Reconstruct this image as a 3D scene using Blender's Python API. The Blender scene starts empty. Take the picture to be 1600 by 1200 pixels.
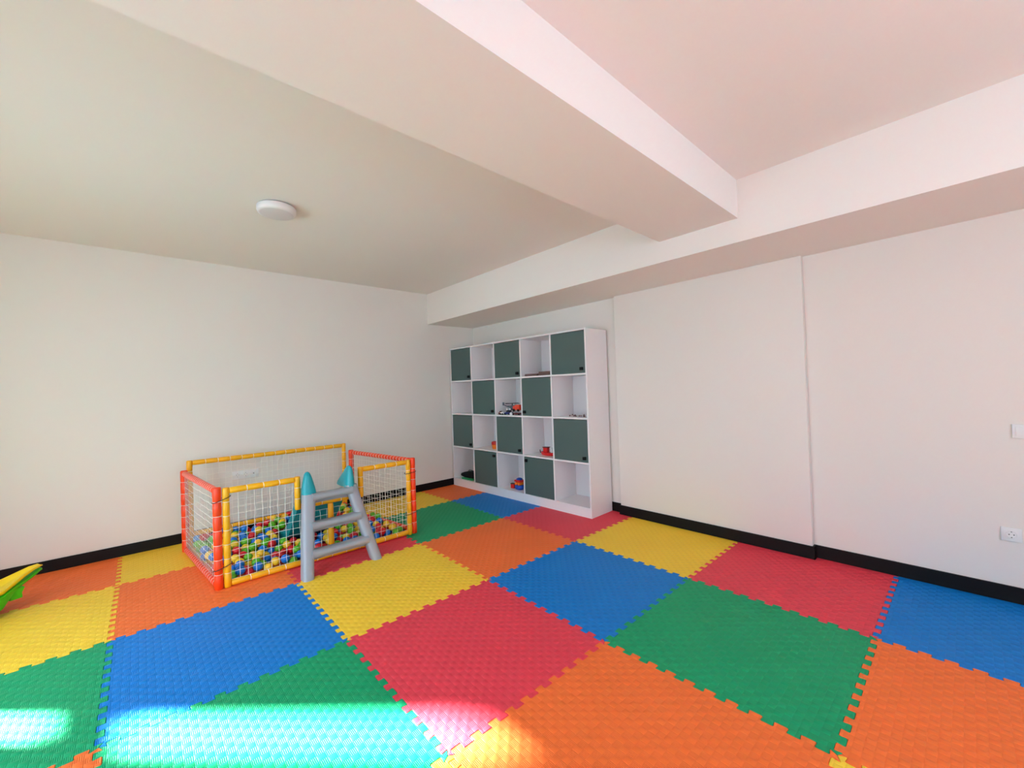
import bpy, bmesh, math, random
import numpy as np
from mathutils import Vector, Matrix, Euler

random.seed(7)
rng = np.random.RandomState(11)
scene = bpy.context.scene
COL = scene.collection
PI = math.pi

# ------------------------------------------------------------------ camera
CAM = Vector((-1.85243, -1.36478, 1.37585))
YAW, PITCH, ROLL, FPX = 0.834952, 0.0110224, -0.0338032, 644.64
fw = Vector((math.cos(PITCH) * math.cos(YAW), math.cos(PITCH) * math.sin(YAW), math.sin(PITCH)))
rt = Vector((math.sin(YAW), -math.cos(YAW), 0.0))
up = rt.cross(fw)
rt2 = math.cos(ROLL) * rt + math.sin(ROLL) * up
up2 = -math.sin(ROLL) * rt + math.cos(ROLL) * up
cd = bpy.data.cameras.new('camera')
cam = bpy.data.objects.new('camera', cd)
COL.objects.link(cam)
M = Matrix((rt2, up2, -fw)).transposed().to_4x4()
M.translation = CAM
cam.matrix_world = M
cd.sensor_width = 36.0
cd.lens = FPX / 1600.0 * 36.0
cd.clip_start = 0.02
scene.camera = cam

# ------------------------------------------------------------------ view, world, sun
vs = scene.view_settings
vs.view_transform = 'Standard'
vs.look = 'None'
vs.gamma = 1.0
vs.use_curve_mapping = False
vs.exposure = 0.0
scene.cycles.use_denoising = True
scene.cycles.max_bounces = 14
scene.cycles.diffuse_bounces = 10
scene.cycles.glossy_bounces = 4
scene.cycles.caustics_reflective = False
scene.cycles.sample_clamp_indirect = 8.0

SKY_STRENGTH = 9.4
SUN_STRENGTH = 155.0
w = bpy.data.worlds.new('world')
scene.world = w
w.use_nodes = True
bg = w.node_tree.nodes['Background']
bg.inputs['Color'].default_value = (0.60, 0.81, 0.975, 1)
bg.inputs['Strength'].default_value = SKY_STRENGTH

sd = bpy.data.lights.new('sun', 'SUN')
sd.energy = SUN_STRENGTH
sd.angle = math.radians(3.0)
sd.color = (0.93, 0.96, 0.98)
sun = bpy.data.objects.new('sun', sd)
COL.objects.link(sun)
sun.location = (-8, 7, 6)
SUN_DIR = Vector((1.0, -1.0, -0.84))
sun.rotation_euler = SUN_DIR.to_track_quat('-Z', 'Y').to_euler()

# room numbers (metres, mat top is z = 0)
XW, YW = 2.0, 3.75            # shelf wall, left wall
XM, YM = -3.3, -3.4           # window wall, wall behind the camera
ZC, ZF = 2.75, -0.022
BEAM_X, BEAM_Z = 1.205, 2.325
CB_Y0, CB_Y1, CB_Z = -0.345, 0.229, 2.488
PIL_X, PIL_Y0, PIL_Y1 = 1.945, -0.53, 1.16
WIN = [(-0.70, 1.98), (2.27, 2.73)]       # opening in the window wall
BWIN = (-2.3, 0.6, 0.95, 2.30)  # opening added behind the camera for fill skylight (x0, x1, z0, z1)
WZ0, WZ1 = 0.12, 2.20


def portal(y0, y1, z0, z1):
    ld = bpy.data.lights.new('window_portal', 'AREA')
    ld.shape = 'RECTANGLE'
    ld.size = y1 - y0
    ld.size_y = z1 - z0
    ld.cycles.is_portal = True
    o = bpy.data.objects.new('window_portal', ld)
    COL.objects.link(o)
    o.location = (XM - 0.22, (y0 + y1) / 2, (z0 + z1) / 2)
    o.rotation_euler = Vector((1, 0, 0)).to_track_quat('-Z', 'Z').to_euler()
    return o


for a, b in WIN:
    portal(a, b, WZ0, WZ1)
pb = portal(BWIN[0], BWIN[1], BWIN[2], BWIN[3])
pb.location = ((BWIN[0] + BWIN[1]) / 2, YM - 0.22, (BWIN[2] + BWIN[3]) / 2)
pb.rotation_euler = Vector((0, 1, 0)).to_track_quat('-Z', 'Z').to_euler()

# ------------------------------------------------------------------ materials


def srgb(r, g, b):
    def f(c):
        c /= 255.0
        return c / 12.92 if c <= 0.04045 else ((c + 0.055) / 1.055) ** 2.4
    return (f(r), f(g), f(b), 1.0)


class NT:
    def __init__(s, name):
        s.m = bpy.data.materials.new(name)
        s.m.use_nodes = True
        s.t = s.m.node_tree
        s.b = s.t.nodes['Principled BSDF']

    def n(s, typ, **kw):
        x = s.t.nodes.new(typ)
        for k, v in kw.items():
            setattr(x, k, v)
        return x

    def l(s, a, b):
        s.t.links.new(a, b)

    def math(s, op, a, b=None, c=None):
        x = s.n('ShaderNodeMath', operation=op)
        for i, v in enumerate((a, b, c)):
            if v is None:
                continue
            if isinstance(v, (int, float)):
                x.inputs[i].default_value = v
            else:
                s.l(v, x.inputs[i])
        return x.outputs[0]


def mat(name, col, rough=0.5, spec=0.5, var=0.06, nscale=6.0, bump=0.0, bscale=120.0, metal=0.0):
    t = NT(name)
    t.b.inputs['Roughness'].default_value = rough
    t.b.inputs['Specular IOR Level'].default_value = spec
    t.b.inputs['Metallic'].default_value = metal
    tc = t.n('ShaderNodeTexCoord')
    ns = t.n('ShaderNodeTexNoise')
    ns.inputs['Scale'].default_value = nscale
    ns.inputs['Detail'].default_value = 4.0
    t.l(tc.outputs['Object'], ns.inputs['Vector'])
    mx = t.n('ShaderNodeMix', data_type='RGBA')
    mx.inputs['A'].default_value = tuple(c * (1 - var) for c in col[:3]) + (1,)
    mx.inputs['B'].default_value = tuple(min(1, c * (1 + var)) for c in col[:3]) + (1,)
    t.l(ns.outputs['Fac'], mx.inputs['Factor'])
    t.l(mx.outputs['Result'], t.b.inputs['Base Color'])
    if bump > 0:
        n2 = t.n('ShaderNodeTexNoise')
        n2.inputs['Scale'].default_value = bscale
        n2.inputs['Detail'].default_value = 3.0
        t.l(tc.outputs['Object'], n2.inputs['Vector'])
        bp = t.n('ShaderNodeBump')
        bp.inputs['Strength'].default_value = bump
        bp.inputs['Distance'].default_value = 0.002
        t.l(n2.outputs['Fac'], bp.inputs['Height'])
        t.l(bp.outputs['Normal'], t.b.inputs['Normal'])
    return t.m


def foam(name, col):
    """EVA foam with a basket weave relief: plain cushions alternating with ribbed blocks."""
    t = NT(name)
    t.b.inputs['Roughness'].default_value = 0.5
    t.b.inputs['Specular IOR Level'].default_value = 0.2
    tc = t.n('ShaderNodeTexCoord')
    ns = t.n('ShaderNodeTexNoise')
    ns.inputs['Scale'].default_value = 3.0
    ns.inputs['Detail'].default_value = 6.0
    t.l(tc.outputs['Object'], ns.inputs['Vector'])
    mx = t.n('ShaderNodeMix', data_type='RGBA')
    mx.inputs['A'].default_value = tuple(c * 0.93 for c in col[:3]) + (1,)
    mx.inputs['B'].default_value = tuple(min(1, c * 1.06 + 0.004) for c in col[:3]) + (1,)
    t.l(ns.outputs['Fac'], mx.inputs['Factor'])
    t.l(mx.outputs['Result'], t.b.inputs['Base Color'])
    sx = t.n('ShaderNodeSeparateXYZ')
    t.l(tc.outputs['Object'], sx.inputs[0])
    N = 32.0
    u = t.math('MULTIPLY', sx.outputs['X'], N)
    v = t.math('MULTIPLY', sx.outputs['Y'], N)
    fu, fv = t.math('FRACT', u), t.math('FRACT', v)
    ck = t.math('MODULO', t.math('ADD', t.math('FLOOR', u), t.math('FLOOR', v)), 2.0)
    ck = t.math('ABSOLUTE', ck)
    # cushion: sin(pi fu) ^ .5 * sin(pi fv) ^ .5
    su = t.math('SINE', t.math('MULTIPLY', fu, PI))
    sv = t.math('SINE', t.math('MULTIPLY', fv, PI))
    cush = t.math('POWER', t.math('MULTIPLY', su, sv), 0.45)
    rib = t.math('MULTIPLY_ADD', t.math('SINE', t.math('MULTIPLY', fu, PI * 2 * 5)), 0.18, 0.30)
    a = t.math('MULTIPLY', cush, t.math('SUBTRACT', 1.0, ck))
    b = t.math('MULTIPLY', rib, ck)
    h = t.math('ADD', a, b)
    bp = t.n('ShaderNodeBump')
    bp.inputs['Strength'].default_value = 0.7
    bp.inputs['Distance'].default_value = 0.0042
    t.l(h, bp.inputs['Height'])
    t.l(bp.outputs['Normal'], t.b.inputs['Normal'])
    return t.m


WALLC = srgb(225, 219, 212)
M_WALL = mat('wall_paint', WALLC, 0.75, 0.25, 0.012, 1.2, 0.12, 260)
M_CEIL = mat('ceiling_paint', srgb(232, 227, 222), 0.8, 0.2, 0.010, 1.2, 0.10, 260)
M_BASE = mat('dark_baseboard', srgb(18, 13, 14), 0.5, 0.18, 0.25, 14, 0.15, 40)
M_SUB = mat('screed', srgb(96, 93, 90), 0.9, 0.2, 0.1)
MATCOL = {
    'red': foam('red_foam', srgb(226, 64, 80)),
    'blue': foam('blue_foam', srgb(0, 120, 202)),
    'green': foam('green_foam', srgb(12, 154, 100)),
    'yellow': foam('yellow_foam', srgb(246, 202, 58)),
    'orange': foam('orange_foam', srgb(244, 114, 52)),
}
M_LAM = mat('white_laminate', srgb(228, 224, 225), 0.32, 0.5, 0.01, 3)
M_LAMIN = mat('white_laminate_inside', srgb(214, 209, 211), 0.4, 0.4, 0.01, 3)
M_DOOR = mat('grey_green_laminate', srgb(76, 96, 93), 0.45, 0.4, 0.06, 3)
M_BLACK = mat('black_plastic', srgb(10, 13, 15), 0.55, 0.2, 0.1)
M_DARK = mat('painted_gap_shade', srgb(20, 20, 20), 0.9, 0.1, 0.1)
M_YTUBE = mat('yellow_vinyl', srgb(240, 170, 14), 0.42, 0.45, 0.04, 20, 0.1, 60)
M_OTUBE = mat('orange_vinyl', srgb(238, 62, 10), 0.42, 0.45, 0.04, 20, 0.1, 60)
M_CORD = mat('white_cord', srgb(240, 236, 226), 0.8, 0.2, 0.03)
M_GREY = mat('grey_plastic', srgb(150, 151, 158), 0.38, 0.5, 0.03, 8, 0.05, 90)
M_TEAL = mat('turquoise_plastic', srgb(8, 146, 156), 0.38, 0.5, 0.05, 8, 0.05, 90)
M_TIE = mat('black_zip_tie', srgb(30, 20, 18), 0.5, 0.4, 0.1)
M_PLATE = mat('white_switch_plastic', srgb(226, 225, 224), 0.35, 0.5, 0.01)
M_PIN = mat('dark_contact', srgb(60, 58, 56), 0.5, 0.5, 0.05)
M_LAMP = mat('lamp_white', srgb(226, 222, 222), 0.5, 0.4, 0.01)
M_DIFF = mat('lamp_diffuser', srgb(214, 208, 209), 0.6, 0.3, 0.01)
M_BALL = {
    'red': mat('red_ball', srgb(206, 22, 34), 0.35, 0.5, 0.05, 3),
    'yellow': mat('yellow_ball', srgb(243, 196, 44), 0.35, 0.5, 0.05, 3),
    'green': mat('green_ball', srgb(92, 178, 30), 0.35, 0.5, 0.05, 3),
    'blue': mat('blue_ball', srgb(10, 112, 198), 0.35, 0.5, 0.05, 3),
}
M_TGREEN = mat('toy_green', srgb(60, 190, 30), 0.3, 0.5, 0.04)
M_TYEL = mat('toy_yellow', srgb(246, 206, 30), 0.28, 0.5, 0.04)
M_WFRAME = mat('white_window_frame', srgb(230, 230, 230), 0.4, 0.5, 0.01)
M_GLASS = None


def glassmat():
    t = NT('window_glass')
    out = [n for n in t.t.nodes if n.type == 'OUTPUT_MATERIAL'][0]
    tr = t.n('ShaderNodeBsdfTransparent')
    gl = t.n('ShaderNodeBsdfGlossy')
    gl.inputs['Roughness'].default_value = 0.02
    mx = t.n('ShaderNodeMixShader')
    mx.inputs[0].default_value = 0.05
    t.l(tr.outputs[0], mx.inputs[1])
    t.l(gl.outputs[0], mx.inputs[2])
    t.l(mx.outputs[0], out.inputs['Surface'])
    return t.m


M_GLASS = glassmat()

# ------------------------------------------------------------------ mesh helpers


class MB:
    def __init__(s):
        s.v, s.f, s.mi = [], [], []

    def add(s, vs_, fs, mi=0):
        o = len(s.v)
        s.v += [tuple(p) for p in vs_]
        s.f += [tuple(i + o for i in f) for f in fs]
        s.mi += [mi] * len(fs)

    def box(s, x0, x1, y0, y1, z0, z1, mi=0):
        p = [(x, y, z) for x in (x0, x1) for y in (y0, y1) for z in (z0, z1)]
        s.add(p, [(0, 1, 3, 2), (4, 6, 7, 5), (0, 4, 5, 1), (2, 3, 7, 6), (0, 2, 6, 4), (1, 5, 7, 3)], mi)

    def ring(s, pts):
        return pts

    def loft(s, rings, cap=True, mi=0, closed=True):
        n = len(rings[0])
        vs_ = [p for r in rings for p in r]
        fs = []
        m = n if closed else n - 1
        for k in range(len(rings) - 1):
            for i in range(m):
                j = (i + 1) % n
                fs.append((k * n + i, k * n + j, (k + 1) * n + j, (k + 1) * n + i))
        if cap:
            fs.append(tuple(range(n))[::-1])
            o = (len(rings) - 1) * n
            fs.append(tuple(range(o, o + n)))
        s.add(vs_, fs, mi)

    def tube(s, pts, r, n=10, mi=0, cap=True):
        pts = [Vector(p) for p in pts]
        rs = r if isinstance(r, (list, tuple)) else [r] * len(pts)
        rings = []
        ref = None
        for i, p in enumerate(pts):
            if i == 0:
                d = pts[1] - p
            elif i == len(pts) - 1:
                d = p - pts[-2]
            else:
                d = (pts[i + 1] - p).normalized() + (p - pts[i - 1]).normalized()
            d.normalize()
            if ref is None:
                ref = Vector((0, 0, 1)) if abs(d.z) < 0.9 else Vector((1, 0, 0))
            a = d.cross(ref).normalized()
            b = a.cross(d).normalized()
            ref = b
            rings.append([p + a * math.cos(2 * PI * k / n) * rs[i] + b * math.sin(2 * PI * k / n) * rs[i] for k in range(n)])
        s.loft(rings, cap, mi)

    def lathe(s, prof, n=24, c=(0, 0, 0), mi=0, axis='z'):
        rings = []
        for r, z in prof:
            r = max(r, 1e-5)
            ring = []
            for k in range(n):
                a = 2 * PI * k / n
                if axis == 'z':
                    ring.append((c[0] + r * math.cos(a), c[1] + r * math.sin(a), c[2] + z))
                elif axis == 'x':
                    ring.append((c[0] + z, c[1] + r * math.cos(a), c[2] + r * math.sin(a)))
                else:
                    ring.append((c[0] + r * math.cos(a), c[1] + z, c[2] + r * math.sin(a)))
            rings.append(ring)
        s.loft(rings, True, mi)

    def torus(s, c, R, r, axis, n=14, m=5, mi=0):
        c = Vector(c)
        ax = Vector(axis).normalized()
        a = ax.orthogonal().normalized()
        b = ax.cross(a)
        vs_, fs = [], []
        for i in range(n):
            t = 2 * PI * i / n
            d = a * math.cos(t) + b * math.sin(t)
            for j in range(m):
                q = 2 * PI * j / m
                vs_.append(c + d * (R + r * math.cos(q)) + ax * r * math.sin(q))
        for i in range(n):
            for j in range(m):
                fs.append((i * m + j, ((i + 1) % n) * m + j, ((i + 1) % n) * m + (j + 1) % m, i * m + (j + 1) % m))
        s.add(vs_, fs, mi)

    def build(s, name, mats, parent=None, smooth=False, bevel=0.0, seg=2, loc=None, rot=None, angle=40):
        me = bpy.data.meshes.new(name)
        me.from_pydata(s.v, [], s.f)
        if not isinstance(mats, (list, tuple)):
            mats = [mats]
        for m in mats:
            me.materials.append(m)
        me.polygons.foreach_set('material_index', s.mi)
        bm = bmesh.new()
        bm.from_mesh(me)
        bmesh.ops.recalc_face_normals(bm, faces=bm.faces)
        if bevel > 0:
            es = [e for e in bm.edges if len(e.link_faces) == 2 and e.calc_face_angle(0) > math.radians(30)]
            bmesh.ops.bevel(bm, geom=es, offset=bevel, segments=seg, profile=0.6, affect='EDGES', clamp_overlap=True)
        bm.to_mesh(me)
        bm.free()
        if smooth or bevel > 0:
            me.polygons.foreach_set('use_smooth', [True] * len(me.polygons))
            try:
                me.set_sharp_from_angle(angle=math.radians(angle))
            except Exception:
                pass
        o = bpy.data.objects.new(name, me)
        COL.objects.link(o)
        if parent is not None:
            o.parent = parent
        if loc is not None:
            o.location = loc
        if rot is not None:
            o.rotation_euler = rot
        return o


def tag(o, label=None, cat=None, group=None, kind=None):
    if label:
        o['label'] = label
    if cat:
        o['category'] = cat
    if group:
        o['group'] = group
    if kind:
        o['kind'] = kind
    return o


def thing(name, label, cat, loc=(0, 0, 0), rotz=0.0, group=None):
    o = bpy.data.objects.new(name, None)
    COL.objects.link(o)
    o.location = loc
    o.rotation_euler = (0, 0, rotz)
    o.empty_display_size = 0.1
    return tag(o, label, cat, group)


def box_obj(name, b, m, parent=None, bevel=0.0, mi=0, **kw):
    k = MB()
    k.box(*b)
    return k.build(name, m, parent, bevel=bevel, **kw)


def struct(o):
    o['kind'] = 'structure'
    return o


# ------------------------------------------------------------------ room shell
T = 0.2
struct(box_obj('floor', (XM - T, XW + T, YM - T, YW + T, ZF - 0.15, ZF), M_SUB))
struct(box_obj('ceiling', (XM - T, XW + T, YM - T, YW + T, ZC, ZC + 0.2), M_CEIL))
struct(box_obj('wall_left', (XM - T, XW + T, YW, YW + T, ZF, ZC), M_WALL))
k = MB()
k.box(XM - T, BWIN[0], YM - T, YM, ZF, ZC)
k.box(BWIN[1], XW + T, YM - T, YM, ZF, ZC)
k.box(BWIN[0], BWIN[1], YM - T, YM, ZF, BWIN[2])
k.box(BWIN[0], BWIN[1], YM - T, YM, BWIN[3], ZC)
struct(k.build('wall_back', M_WALL))
struct(box_obj('wall_right', (XW, XW + T, YM, YW, ZF, ZC), M_WALL))
# projecting wall panel beside the shelf
struct(box_obj('trim_1', (PIL_X, XW, PIL_Y0, PIL_Y1, ZF, BEAM_Z), M_WALL, bevel=0.003))
# beam over the shelf wall and cross beam
struct(box_obj('trim_2', (BEAM_X, XW, YM, YW, BEAM_Z, ZC), M_CEIL))
struct(box_obj('trim_3', (XM, BEAM_X, CB_Y0, CB_Y1, CB_Z, ZC), M_CEIL))
# window wall: sill, head, piers
k = MB()
k.box(XM - T, XM, YM, YW, ZF, WZ0)
k.box(XM - T, XM, YM, YW, WZ1, ZC)
ys = [YM] + [v for p in WIN for v in p] + [YW]
for i in range(0, len(ys), 2):
    k.box(XM - T, XM, ys[i], ys[i + 1], WZ0, WZ1)
struct(k.build('wall_window_side', M_WALL))


def window(idx, y0, y1, stiles):
    f = MB()
    xa, xb = XM - 0.13, XM - 0.07
    t = 0.06
    f.box(xa, xb, y0, y1, WZ0, WZ0 + t)
    f.box(xa, xb, y0, y1, WZ1 - t, WZ1)
    f.box(xa, xb, y0, y0 + t, WZ0 + t, WZ1 - t)
    f.box(xa, xb, y1 - t, y1, WZ0 + t, WZ1 - t)
    r = struct(f.build('window_%d' % idx, M_WFRAME))
    zt0, zt1 = 1.06, 1.225
    f = MB()
    f.box(xa, xb, y0 + t, y1 - t, zt0, zt1)
    f.build('transom', M_WFRAME, r)
    cuts = [y0 + t]
    for (a, b, low) in stiles:
        f = MB()
        f.box(xa, xb, a, b, WZ0 + t, zt0)
        if not low:
            f.box(xa, xb, a, b, zt1, WZ1 - t)
        f.build('mullion', M_WFRAME, r)
    for z0, z1 in ((WZ0 + t, zt0), (zt1, WZ1 - t)):
        f = MB()
        f.box(xa + 0.025, xa + 0.031, y0 + t, y1 - t, z0, z1)
        g = f.build('pane', M_GLASS, r)
    return r


window(1, WIN[1][0], WIN[1][1], [(2.33, 2.42, True)])
window(3, WIN[0][0], WIN[0][1], [(0.61, 0.67, False)])
# unseen fin added outside to block the sun, between the two windows
struct(box_obj('wall_sun_block', (XM - T - 2.7, XM - T, 2.06, 2.18, ZF - 0.15, 3.4), M_SUB))
struct(box_obj('floor_outside', (XM - T - 2.7, XM - T, YM, YW + T, ZF - 0.15, ZF - 0.02), M_SUB))
f = MB()
bx0, bx1, bz0, bz1 = BWIN
for b in ((bx0, bx1, bz0, bz0 + 0.06), (bx0, bx1, bz1 - 0.06, bz1), (bx0, bx0 + 0.06, bz0 + 0.06, bz1 - 0.06), (bx1 - 0.06, bx1, bz0 + 0.06, bz1 - 0.06), (-0.88, -0.82, bz0 + 0.06, bz1 - 0.06)):
    f.box(b[0], b[1], YM - 0.13, YM - 0.07, b[2], b[3])
r = struct(f.build('window_2', M_WFRAME))  # unseen window, added to let in sunless fill light
f = MB()
f.box(bx0 + 0.06, bx1 - 0.06, YM - 0.105, YM - 0.099, bz0 + 0.06, bz1 - 0.06)
f.build('pane', M_GLASS, r)

BH = 0.094


def baseboard(name, b):
    o = box_obj(name, b, M_BASE, bevel=0.0015, seg=1)
    return struct(o)


baseboard('baseboard_left', (XM, XW - 0.0, YW - 0.012, YW, ZF, BH))
k = MB()
k.box(XW - 0.012, XW, YM + 0.012, PIL_Y0, ZF, BH)
k.box(XW - 0.012, XW, PIL_Y1, YW - 0.0125, ZF, BH)
k.box(PIL_X - 0.012, PIL_X, PIL_Y0 - 0.012, PIL_Y1 + 0.012, ZF, BH)
k.box(PIL_X, XW - 0.0125, PIL_Y0 - 0.012, PIL_Y0, ZF, BH)
k.box(PIL_X, XW - 0.0125, PIL_Y1, PIL_Y1 + 0.012, ZF, BH)
struct(k.build('baseboard_right', M_BASE))
baseboard('baseboard_back', (XM, XW, YM, YM + 0.012, ZF, BH))

# ------------------------------------------------------------------ foam mat tiles
node = {(0, 0): (-0.016, -0.010), (1, 0): (0.996, 0.001), (1, 1): (1.010, 1.022), (1, -1): (0.997, -0.996),
        (0, -1): (0.014, -1.003), (0, 2): (0.018, 2.012), (1, 2): (1.008, 2.008), (1, 3): (1.022, 3.012),
        (-1, 2): (-1.010, 1.990), (-1, 1): (-1.012, 1.012), (0, 1): (0.0, 1.010), (-1, 0): (-1.011, -0.006),
        (-2, 3): (-1.995, 2.962), (-2, 2): (-1.998, 2.003), (-2, 1): (-1.995, 1.008)}
XE1, XE2, YE = 1.926, 1.986, YW - 0.014


def nd(i, j):
    x, y = node.get((i, j), (float(i), float(j)))
    if i >= 2:
        x = 9.0
        y = node.get((1, j), (1.0, float(j)))[1]
    if j >= 4:
        y = YE
    if i <= -4:
        x = XM + 0.004
    if j <= -4:
        y = YM + 0.014
    return Vector((x, y))


def rounded_teeth(A, B):
    d = B - A
    L = d.length
    d = d / L
    nrm = Vector((-d.y, d.x))
    n = max(1, int(round(L * 11)))
    p = L / n
    a = 0.0145
    raw = [(0.0, 0.0)]
    for k_ in range(n):
        s0 = k_ * p
        for t, h in ((0.27, -a), (0.22, a), (0.74, a), (0.69, -a)):
            raw.append((s0 + t * p, h))
    raw.append((L, 0.0))
    out = [raw[0]]
    for i in range(1, len(raw) - 1):
        P0, P1, P2 = Vector(raw[i - 1]), Vector(raw[i]), Vector(raw[i + 1])
        c = 0.006
        q0 = P1 + (P0 - P1).normalized() * c
        q2 = P1 + (P2 - P1).normalized() * c
        mid = (q0 + q2) * 0.25 + P1 * 0.5
        out += [tuple(q0), tuple(mid), tuple(q2)]
    out.append(raw[-1])
    return [A + d * s_ + nrm * h for s_, h in out]


_edge = {}


def edge(a, b):
    key = (min(a, b), max(a, b))
    if key not in _edge:
        A, B = nd(*key[0]), nd(*key[1])
        horizontal = key[0][1] == key[1][1]
        i, j = key[0]
        if horizontal:
            if j >= 4 or j <= -4:
                pts = [A, B]
                if i == 1:
                    pts = [A, Vector((XE2, A.y))]
            elif i == 1:      # runs into the shelf wall
                xe = XE1 if PIL_Y0 < A.y < PIL_Y1 else XE2
                full = rounded_teeth(A, Vector((A.x + 1.0, A.y)))
                pts = [q for q in full if q.x < xe - 0.004] + [Vector((xe, A.y + 0.0))]
            elif i == -4:
                full = rounded_teeth(Vector((B.x - 1.0, B.y)), B)
                pts = [Vector((XM + 0.004, B.y))] + [q for q in full if q.x > XM + 0.01]
            else:
                pts = rounded_teeth(A, B)
        else:
            if i >= 2:
                if j == 1:
                    pts = [Vector((XE1, A.y)), Vector((XE1, PIL_Y1 + 0.016)), Vector((XE2, PIL_Y1 + 0.016)), Vector((XE2, B.y))]
                elif j == -1:
                    pts = [Vector((XE2, A.y)), Vector((XE2, PIL_Y0 - 0.016)), Vector((XE1, PIL_Y0 - 0.016)), Vector((XE1, B.y))]
                elif j == 0:
                    pts = [Vector((XE1, A.y)), Vector((XE1, B.y))]
                else:
                    pts = [Vector((XE2, A.y)), Vector((XE2, B.y))]
            elif i <= -4:
                pts = [A, B]
            elif j == 3:
                full = rounded_teeth(A, Vector((B.x, A.y + 1.0)))
                pts = [q for q in full if q.y < YE - 0.004] + [Vector((A.x, YE))]
            elif j == -4:
                full = rounded_teeth(Vector((B.x, B.y - 1.0)), B)
                pts = [Vector((B.x, YM + 0.014))] + [q for q in full if q.y > YM + 0.02]
            else:
                pts = rounded_teeth(A, B)
        _edge[key] = pts
    pts = _edge[key]
    return list(pts) if key[0] == a else list(reversed(pts))


def inset(poly, d):
    n = len(poly)
    out = []
    for i in range(n):
        p0, p1, p2 = poly[i - 1], poly[i], poly[(i + 1) % n]
        e0 = (p1 - p0).normalized()
        e1 = (p2 - p1).normalized()
        n0 = Vector((-e0.y, e0.x))
        n1 = Vector((-e1.y, e1.x))
        b = n0 + n1
        if b.length < 1e-4:
            b = n0
        b.normalize()
        c = max(0.5, b.dot(n0))
        out.append(p1 + b * (d / c))
    return out


TILE = {
    (-3, 3): 'orange', (-2, 3): 'yellow', (-1, 3): 'blue', (0, 3): 'yellow', (1, 3): 'orange',
    (-3, 2): 'yellow', (-2, 2): 'orange', (-1, 2): 'red', (0, 2): 'green', (1, 2): 'blue',
    (-3, 1): 'green', (-2, 1): 'blue', (-1, 1): 'yellow', (0, 1): 'orange', (1, 1): 'red',
    (-3, 0): 'orange', (-2, 0): 'green', (-1, 0): 'red', (0, 0): 'blue', (1, 0): 'yellow',
    (-3, -1): 'blue', (-2, -1): 'yellow', (-1, -1): 'orange', (0, -1): 'green', (1, -1): 'red',
    (-3, -2): 'red', (-2, -2): 'blue', (-1, -2): 'yellow', (0, -2): 'orange', (1, -2): 'blue',
    (-4, 3): 'blue', (-4, 2): 'green', (-4, 1): 'red', (-4, 0): 'yellow', (-4, -1): 'green', (-4, -2): 'orange',
    (-4, -3): 'blue', (-3, -3): 'green', (-2, -3): 'orange', (-1, -3): 'red', (0, -3): 'green', (1, -3): 'yellow',
    (-4, -4): 'red', (-3, -4): 'yellow', (-2, -4): 'blue', (-1, -4): 'green', (0, -4): 'orange', (1, -4): 'red',
}
matroot = thing('puzzle_mat', 'interlocking foam puzzle mat of large red, blue, green, yellow and orange squares covering the floor', 'play mat', (0, 0, ZF))
for (i, j), colr in TILE.items():
    poly = edge((i, j), (i + 1, j))[:-1] + edge((i + 1, j), (i + 1, j + 1))[:-1] + edge((i + 1, j + 1), (i, j + 1))[:-1] + edge((i, j + 1), (i, j))[:-1]
    cl = [poly[0]]
    for q in poly[1:]:
        if (q - cl[-1]).length > 1e-4:
            cl.append(q)
    if (cl[0] - cl[-1]).length < 1e-4:
        cl.pop()
    ox, oy = float(i), float(j)
    o0 = inset(cl, 0.0006)
    o1 = inset(cl, 0.0024)
    n = len(cl)
    vs_ = [(q.x - ox, q.y - oy, -0.0215) for q in o0] + [(q.x - ox, q.y - oy, -0.0022) for q in o0] + [(q.x - ox, q.y - oy, 0.0) for q in o1]
    fs = []
    for r_ in range(2):
        for a in range(n):
            b = (a + 1) % n
            fs.append((r_ * n + a, r_ * n + b, (r_ + 1) * n + b, (r_ + 1) * n + a))
    fs.append(tuple(range(2 * n, 3 * n)))
    fs.append(tuple(range(n))[::-1])
    me = bpy.data.meshes.new('mat_tile')
    me.from_pydata(vs_, [], fs)
    me.materials.append(MATCOL[colr])
    o = bpy.data.objects.new('mat_tile', me)
    COL.objects.link(o)
    o.parent = matroot
    o.location = (ox, oy, -ZF)
    o['label'] = colr + ' foam square'

# ------------------------------------------------------------------ shelf unit
SW, SD_, SH = 2.436, 0.38, 1.985
th = math.asin(0.058 / 2.4457)
shelf = thing('cube_shelf', 'tall white cube shelf with grey green doors in the far corner', 'shelf', (1.598, 1.285, 0), th)
PT = 0.019
cw = (SW - 6 * PT) / 5
Zb = 0.085


def boardz(r):      # lower face of board r, r=0 lowest (above plinth)
    return Zb + r * ((SH - PT - Zb) / 4.0)


box_obj('side_panel', (0, SD_, 0, PT, 0, SH), M_LAM, shelf, 0.0012, seg=1)
box_obj('side_panel', (0, SD_, SW - PT, SW, 0, SH), M_LAM, shelf, 0.0012, seg=1)
box_obj('top_panel', (0, SD_, PT, SW - PT, SH - PT, SH), M_LAM, shelf, 0.0012, seg=1)
box_obj('bottom_panel', (0, SD_, PT, SW - PT, Zb, Zb + PT), M_LAM, shelf, 0.0012, seg=1)
box_obj('plinth', (0.002, 0.02, PT, SW - PT, 0, Zb), M_LAM, shelf)
box_obj('back_panel', (SD_ - 0.006, SD_, PT, SW - PT, Zb + PT, SH - PT), M_LAMIN, shelf)


def celly(c):       # c counts from the left as seen in the picture
    j = 4 - c
    y0 = PT + j * (cw + PT)
    return y0, y0 + cw


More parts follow.
